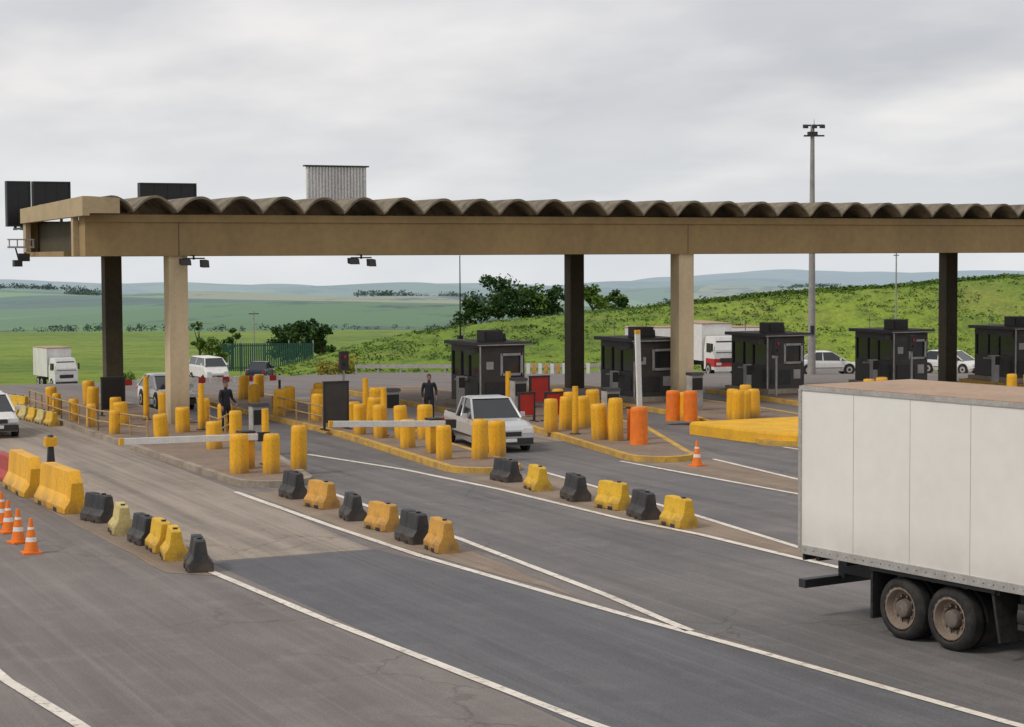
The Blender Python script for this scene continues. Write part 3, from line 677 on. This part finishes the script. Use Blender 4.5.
def lorry(name,loc,rz,L=12,boxk='white',sc=1,trim='white'):
    b_=MB(); b_.box(-1.25,1.25,-L/2+2.2,L/2,1.1,3.9,boxk); b_.box(-1.27,1.27,-L/2+2.15,L/2+.03,3.9,4.0,'brownroof')
    b_.loft([[(-1.15,y,.5),(-1.15,y,1.9),(-1.0,y,zt),(1.0,y,zt),(1.15,y,1.9),(1.15,y,.5)] for y,zt in ((-L/2+2,3.0),(-L/2+.4,3.0),(-L/2,2.0))],'white')
    b_.hexa([(-1,-L/2-.02,1.8),(1,-L/2-.02,1.8),(1,-L/2+.2,1.8),(-1,-L/2+.2,1.8),(-.9,-L/2+.27,2.7),(.9,-L/2+.27,2.7),(.9,-L/2+.5,2.7),(-.9,-L/2+.5,2.7)],'glass')
    for s in (-1,1): b_.box(s*1.15-.02,s*1.15+.02,-L/2+.6,-L/2+1.5,1.8,2.5,'glass'); b_.box(s*.8-.2,s*.8+.2,-L/2-.06,-L/2-.02,.85,1.05,'lamp'); b_.box(s*1.3-.08,s*1.3+.08,-L/2+.1,-L/2+.2,1.9,2.5,'dark')
    b_.box(-1.17,1.17,-L/2-.03,-L/2+1.6,.75,1.35,trim); b_.box(-.7,.7,-L/2-.05,-L/2-.03,1.05,1.4,'dark')
    b_.box(-1.1,1.1,-L/2-.08,-L/2+.1,.4,.7,'dark' if trim=='white' else 'white'); b_.box(-.5,.5,-L/2+1,L/2,.7,1.1,'dark')
    for y in (-L/2+1.1,L/2-1.3,L/2-2.5):
        for s in (-1,1): wheel(b_,s*1.2,y,.5,.35,-1 if s<0 else 1)
    o=b_.finish(name,loc,rz,bevel=.04); o.scale=(sc,sc,sc); return o
u,v=UV(-35.6,148); lorry('white_lorry',(u,v,gz(u,v)+.02),math.radians(6),6.6,'greyrib',.78)
u,v=UV(14.0,136); lorry('white_red_truck',(u,v,gz(u,v)),math.radians(-8),8,'white',.92,'red')
u,v=UV(17.3,164); lorry('cargo_lorry',(u,v,gz(u,v)+.0),math.radians(62),15,'white')

# ------------------------------------------------------------ poles
def lamp_pole():
    X,Z=18.95,120; u,v=UV(X,Z); b_=MB(); z0=gz(u,v); H=14.25-z0
    b_.cyl((0,0,0),(0,0,H),.26,.12,'pole',14)
    b_.box(-.55,.75,-.04,.04,H-.75,-.65+H,'dark'); b_.box(-.5,.7,-.04,.04,H-.1,H,'dark')
    for x in (-.45,.1,.6): b_.prism_x([(-.25,H-.05),(.1,H+.02),(.1,H-.2),(-.25,H-.25)],x-.15,x+.15,'dark')
    b_.box(-.3,.3,-.2,.2,H-.72,H-.45,'dark'); b_.cyl((.1,0,H),(.1,0,H+.35),.02,.01,'dark',6)
    b_.box(-.12,.12,-.3,-.2,2.5,3.1,'dark')
    b_.finish('lighting_pole',(u,v,z0),math.radians(-25))
lamp_pole()
u,v=UV(36.4,180); b_=MB(); z0=T(u,v); b_.cyl((0,0,0),(0,0,6.3-z0),.09,.06,'pole',8); b_.box(-.3,.3,-.04,.04,6-z0,6.08-z0,'dark'); b_.finish('utility_pole',(u,v,z0))
u,v=UV(-29.2,215); b_=MB(); z0=T(u,v); b_.cyl((0,0,0),(0,0,7),.1,.06,'pole',8); b_.box(-.6,.6,-.04,.04,6.6,6.7,'dark'); b_.finish('utility_pole',(u,v,z0))

# ------------------------------------------------------------ vegetation
def leaf_mat(name,c1,c2,haze=0):
    m,nt,b=newmat(name)
    c=mixc(nt,ramp(nt,noise_tex(nt,.9,3,.7),.35,.65),c1,c2)
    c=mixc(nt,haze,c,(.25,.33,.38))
    nt.links.new(c,b.inputs['Base Color']); b.inputs['Roughness'].default_value=.8; b.inputs['Specular IOR Level'].default_value=.15
    return m
M['leafd']=leaf_mat('foliage_dark',(.022,.055,.017),(.055,.105,.026))
M['leafl']=leaf_mat('foliage_light',(.08,.145,.022),(.15,.225,.04))
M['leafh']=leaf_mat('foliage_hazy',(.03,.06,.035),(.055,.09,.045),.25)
M['leafo']=leaf_mat('foliage_olive',(.34,.27,.045),(.2,.2,.03))
M['bark']=mat('bark',(.09,.06,.04),amt=.5,rough=.95)
def leaves(b_,c,r,n,s,k,k2=None):
    c=Vector(c)
    for i in range(n):
        d=Vector((random.gauss(0,1),random.gauss(0,1),random.gauss(0,1))).normalized()*(random.random()**.45)
        p=c+Vector((d.x*r[0],d.y*r[1],d.z*r[2]))
        a=Vector((random.gauss(0,1),random.gauss(0,1),random.gauss(0,.6))).normalized()*s*random.uniform(.5,1.2)
        q=a.orthogonal().normalized(); q.rotate(Matrix.Rotation(random.random()*6.28,3,a)); q*=s*random.uniform(.3,.7)
        kk=(k2 if (k2 and (d.z>.1 and random.random()<.65)) else k)
        b_.add([p-a,p+q,p+a,p-q],[(0,1,2,3)],kk)
def tree(name,loc,h,w,k='leafd',k2='leafl',clumps=16,nl=90,s=.28,trunk=.35):
    b_=MB(); b_.cyl((0,0,-.3),(w*.02,0,h*trunk),h*.035,h*.022,'bark',10)
    for i in range(clumps):
        a=random.random()*6.28; rr=random.random()**.6*w*.38; z=h*random.uniform(trunk+.02,.92)
        zz=(z/h-trunk)/(1-trunk); rr*=math.sqrt(max(.12,1-(zz*1.35-.45)**2))
        c=(rr*math.cos(a),rr*math.sin(a),z)
        b_.cyl((w*.02,0,h*trunk*.9),c,h*.013,h*.004,'bark',6)
        cr=w*random.uniform(.12,.22)
        leaves(b_,c,(cr,cr,cr*.75),nl,s,k,k2)
    return b_.finish(name,loc)
def TP(X,Z): u,v=UV(X,Z); return (u,v,T(u,v)-.2)
tree('broadleaf_tree',TP(-1.8,238),6.4,8,clumps=26,s=.3,trunk=.2,k2=None)
tree('broadleaf_tree',TP(1.8,242),5.6,7,clumps=22,s=.3,trunk=.2)
tree('broadleaf_tree',TP(5.0,246),4.8,6,clumps=16,s=.3,trunk=.2,k2=None)
tree('broadleaf_tree',TP(-5.4,238),3.8,5,clumps=14,s=.28,trunk=.15,k2=None)
tree('broadleaf_tree',TP(9.6,228),3.8,4.8,clumps=12,s=.28,k='leafl',trunk=.2)
tree('broadleaf_tree',TP(12.8,232),3.0,4.0,clumps=10,s=.28,trunk=.2)
tree('broadleaf_tree',TP(-25.5,232),5.4,5.5,clumps=18,s=.3,k2=None,trunk=.15)
tree('broadleaf_tree',TP(-28.0,236),5.0,5.5,clumps=18,s=.3,k2=None,trunk=.15)
tree('broadleaf_tree',TP(-23.0,230),4.4,4.5,clumps=14,s=.3,k2=None,trunk=.15)
tree('broadleaf_tree',TP(-34,230),6.2,2.6,clumps=8,s=.22)
tree('broadleaf_tree',TP(-39.5,240),6.5,2.4,clumps=8,s=.22,nl=50)
tree('broadleaf_tree',TP(-30.0,190),4.6,4.0,clumps=14,s=.25,k='leafl',trunk=.15)
b_=MB()
for i in range(9): leaves(b_,(random.uniform(-1.6,1.6),random.uniform(-.8,.8),random.uniform(.3,1.6)),(.7,.7,.55),140,.14,'leafo','leafo')
b_.finish('olive_bush',TP(-15.6,166.5))
b_=MB()
for i in range(6): leaves(b_,(random.uniform(-1.2,1.2),random.uniform(-.8,.8),random.uniform(.3,1.1)),(.7,.7,.55),100,.14,'leafl','leafl')
b_.finish('green_bush',TP(-36.0,176))
b_=MB()
for i in range(4200):
    X=random.uniform(-24,70); Z=176+29*random.random()**.9; u,v=UV(X,Z)
    nn=noise.noise(Vector((u*.12,v*.12,8)))
    if nn<.0 and random.random()<.7: continue
    z=T(u,v); r=random.uniform(.15,.4)*(1+max(nn,0)*1.6)
    leaves(b_,(u,v,z+r*.2),(r*2,r*2,r*.5),9,.15,random.choice(['leafl','leafl','leafd']) if nn>.1 else 'leafl')
b_.finish('bank_shrubs')
b_=MB()
for i in range(420):
    X=random.uniform(16,75)+random.gauss(0,1); Z=random.gauss(208,1.6); u,v=UV(X,Z); z=T(u,v); r=random.uniform(.35,.8)
    leaves(b_,(u,v,z+r*.2),(r*1.4,r,r*.5),36,.2,'leafd','leafl')
b_.finish('hedge_row')
b_=MB()
def belt(X0,Z0,X1,Z1,n,h,wd):
    for i in range(n):
        t=random.random(); X=X0+(X1-X0)*t+random.gauss(0,wd); Z=Z0+(Z1-Z0)*t+random.gauss(0,wd*2); u,v=UV(X,Z); z=T(u,v)
        hh=h*random.uniform(.5,1.1)
        leaves(b_,(u,v,z+hh*.4),(hh*.7,hh*.6,hh*.45),26,hh*.18,'leafh')
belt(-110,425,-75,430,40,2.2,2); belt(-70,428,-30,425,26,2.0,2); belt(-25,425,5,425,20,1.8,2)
for i in range(24):
    Z=random.uniform(900,3000); X=random.uniform(-.3,.3)*Z; L=random.uniform(.02,.07)*Z
    belt(X,Z,X+L,Z+random.uniform(-.1,.1)*Z,int(20+Z*.015),random.uniform(6,9),7)
b_.finish('distant_tree_line')
b_=MB()
for i in range(46):
    x=-5+i*.22; b_.box(x,x+.15,0,.05,0,2.9,'greenfence')
for z in (.3,2.6): b_.box(-5,5.1,.05,.12,z,z+.1,'dark')
for x in (-5,-2.5,0,2.5,5): b_.box(x,x+.12,.06,.18,-.5,3.2,'pole')
b_.finish('green_slat_fence',TP(-25.6,196),math.radians(-25.6))
b_=MB()
for i in range(13): b_.box(i*.5,i*.5+.28,0,.25,0,.85,'orangey' if i%2 else 'white')
u,v=UV(.2,158); b_.finish('orange_white_barrier_row',(u,v,gz(u,v)),math.radians(-25.6))
b_=MB(); pts=[UV(X,171) for X in range(-14,14,2)]
for (x0,y0),(x1,y1) in zip(pts,pts[1:]):
    z0,z1=gz(x0,y0),gz(x1,y1)
    b_.hexa([(x0,y0,z0+.45),(x1,y1,z1+.45),(x1,y1+.06,z1+.45),(x0,y0+.06,z0+.45),(x0,y0,z0+.78),(x1,y1,z1+.78),(x1,y1+.06,z1+.78),(x0,y0+.06,z0+.78)],'alu')
    b_.box(x0-.06,x0+.06,y0+.07,y0+.2,z0-.2,z0+.75,'alu')
b_.finish('guard_rail')

# ------------------------------------------------------------ people
def person(name,loc,rz,arm=.25):
    J={'pel':(0,0,.95),'ch':(0,.0,1.25),'nk':(0,0,1.47),'hb':(0,-.01,1.56),
       'sl':(-.19,0,1.42),'el':(-.25,.02,1.12),'wl':(-.24,-.1,.9),'sr':(.19,0,1.42),'er':(.27,0,1.13),'wr':(.25,-arm,.98),
       'hl':(-.1,0,.9),'kl':(-.11,-.02,.5),'al':(-.12,.02,.09),'tl':(-.13,-.15,.04),'hr':(.1,0,.9),'kr':(.12,-.04,.5),'ar':(.14,0,.09),'tr':(.16,-.17,.04)}
    R={'pel':.15,'ch':.15,'nk':.06,'hb':.055,'sl':.075,'el':.05,'wl':.035,'sr':.075,'er':.05,'wr':.035,'hl':.1,'kl':.07,'al':.05,'tl':.045,'hr':.1,'kr':.07,'ar':.05,'tr':.045}
    E=[('pel','ch'),('ch','nk'),('nk','hb'),('ch','sl'),('sl','el'),('el','wl'),('ch','sr'),('sr','er'),('er','wr'),('pel','hl'),('hl','kl'),('kl','al'),('al','tl'),('pel','hr'),('hr','kr'),('kr','ar'),('ar','tr')]
    ks=list(J); me=bpy.data.meshes.new(name+'_body'); me.from_pydata([J[k] for k in ks],[(ks.index(a),ks.index(c)) for a,c in E],[])
    o=link(bpy.data.objects.new('body',me)); sk=o.modifiers.new('skin','SKIN')
    for i,k in enumerate(ks): me.skin_vertices[0].data[i].radius=(R[k]*(1.15 if k in('ch','pel') else 1),R[k]*.8 if k in('ch','pel') else R[k])
    me.skin_vertices[0].data[0].use_root=True
    o.modifiers.new('sub','SUBSURF').levels=2; me.materials.append(M['cloth'])
    e=link(bpy.data.objects.new(name,None)); e.location=loc; e.rotation_euler[2]=rz; o.parent=e
    b_=MB()
    rings=[]
    for z,rx,ry,cy in ((1.50,.045,.05,0),(1.535,.06,.075,-.01),(1.58,.072,.092,-.01),(1.63,.078,.098,0),(1.68,.074,.092,0),(1.72,.05,.06,0),(1.735,.01,.01,0)):
        rings.append([(rx*math.cos(t),cy+ry*math.sin(t),z) for t in [2*math.pi*i/14 for i in range(14)]])
    b_.loft(rings,'skin',True)
    b_.hexa([(-.012,-.125,1.575),(.012,-.125,1.575),(.012,-.09,1.575),(-.012,-.09,1.575),(-.006,-.1,1.63),(.006,-.1,1.63),(.006,-.09,1.63),(-.006,-.09,1.63)],'skin')
    for s in (-1,1): b_.box(s*.03-.012,s*.03+.012,-.103,-.09,1.625,1.637,'dark'); b_.box(s*.078-.008,s*.078+.008,-.02,.02,1.59,1.65,'skin')
    b_.box(-.025,.025,-.1,-.09,1.55,1.557,'red')
    b_.loft([[(rx*math.cos(t),.01+ry*math.sin(t),z) for t in [2*math.pi*i/14 for i in range(14)]] for z,rx,ry in ((1.655,.085,.105),(1.71,.075,.095),(1.755,.03,.04))],'dark',True)
    for k,s in (('wl',-1),('wr',1)):
        w=Vector(J[k]); b_.hexa([tuple(w+Vector(p)) for p in ((-.02,-.035,-.1),(.02,-.035,-.1),(.02,.035,-.1),(-.02,.035,-.1),(-.02,-.03,0),(.02,-.03,0),(.02,.03,0),(-.02,.03,0))],'skin')
        for i in range(4): q=w+Vector((0,-.028+i*.018,-.1)); b_.cyl(q,q+Vector((.008,-.01,-.075+.008*abs(i-1.5))),.008,.006,'skin',6)
        q=w+Vector((0,-.035,-.05)); b_.cyl(q,q+Vector((0,-.035,-.05)),.009,.007,'skin',6)
    h=b_.finish('head_and_hands'); h.parent=e
person('toll_worker',(18.9,61.8,.17),.4); person('toll_worker',(27.2,63.8,.02),-.3,.15)

# ------------------------------------------------------------ world + light
w=bpy.data.worlds.new('World'); scene.world=w; w.use_nodes=True; nt=w.node_tree; nt.nodes.clear()
out=N(nt,'ShaderNodeOutputWorld'); bg=N(nt,'ShaderNodeBackground'); nt.links.new(bg.outputs[0],out.inputs[0])
sky=N(nt,'ShaderNodeTexSky',sky_type='NISHITA'); sky.sun_disc=False
tc=N(nt,'ShaderNodeTexCoord'); sx=N(nt,'ShaderNodeSeparateXYZ'); nt.links.new(tc.outputs['Generated'],sx.inputs[0])
ab=N(nt,'ShaderNodeMath',operation='MAXIMUM'); nt.links.new(sx.outputs[2],ab.inputs[0]); ab.inputs[1].default_value=0
ad=N(nt,'ShaderNodeMath',operation='ADD'); nt.links.new(ab.outputs[0],ad.inputs[0]); ad.inputs[1].default_value=.22
dv=N(nt,'ShaderNodeVectorMath',operation='DIVIDE'); cmb=N(nt,'ShaderNodeCombineXYZ')
for i in range(3): nt.links.new(ad.outputs[0],cmb.inputs[i])
nt.links.new(tc.outputs['Generated'],dv.inputs[0]); nt.links.new(cmb.outputs[0],dv.inputs[1])
def wn(scale,detail,rough,off=0):
    mp=N(nt,'ShaderNodeMapping'); mp.inputs['Location'].default_value=(off,off*.7,0); mp.inputs['Scale'].default_value=(1,.8,2.2); nt.links.new(dv.outputs[0],mp.inputs[0])
    n=N(nt,'ShaderNodeTexNoise'); n.inputs['Scale'].default_value=scale; n.inputs['Detail'].default_value=detail; n.inputs['Roughness'].default_value=rough
    nt.links.new(mp.outputs[0],n.inputs[0]); return n.outputs[0]
c=mixc(nt,ramp(nt,wn(.9,5,.5,3.1),.34,.66),(.48,.49,.52),(.70,.69,.70))
c=mixc(nt,mul(nt,ramp(nt,wn(2.3,4,.48,7.7),.44,.74),.8),c,(.84,.81,.79))
c=mixc(nt,mul(nt,ramp(nt,wn(1.7,4,.5,1.2),.5,.72),.65),c,(.47,.475,.51))
hz=ramp(nt,ab.outputs[0],0,.09,(1,1,1),(0,0,0))
c=mixc(nt,mul(nt,hz,.65),c,(.70,.73,.76))
sk=N(nt,'ShaderNodeMixRGB',blend_type='MULTIPLY'); sk.inputs[0].default_value=1; nt.links.new(sky.outputs[0],sk.inputs[1]); sk.inputs[2].default_value=(.1,.1,.1,1)
c=mixc(nt,.06,c,sk.outputs[0])
nt.links.new(c,bg.inputs[0]); bg.inputs[1].default_value=1.15
sl=bpy.data.lights.new('sun','SUN'); sl.energy=1.5; sl.angle=math.radians(14); sl.color=(1,.93,.83)
so=link(bpy.data.objects.new('sun',sl))
dX,dZ=-.75,-.45; du,dvv=UV(dX,dZ); d=Vector((du,dvv,.95)).normalized()
so.rotation_euler=d.to_track_quat('Z','Y').to_euler()
sky.sun_rotation=math.atan2(d.x,d.y); sky.sun_elevation=math.asin(d.z)

# ------------------------------------------------------------ camera
cd=bpy.data.cameras.new('camera'); cd.sensor_width=36; cd.lens=66.8; cd.clip_start=.5; cd.clip_end=40000
cam=link(bpy.data.objects.new('camera',cd))
R=Matrix.Rotation(math.radians(-25.6),4,'Z')@Matrix.Rotation(math.radians(90-3.19),4,'X')@Matrix.Rotation(math.radians(-.28),4,'Z')
cam.matrix_world=Matrix.Translation((0,0,6))@R
scene.camera=cam
scene.view_settings.view_transform='Standard'; scene.view_settings.look='None'; scene.view_settings.exposure=0
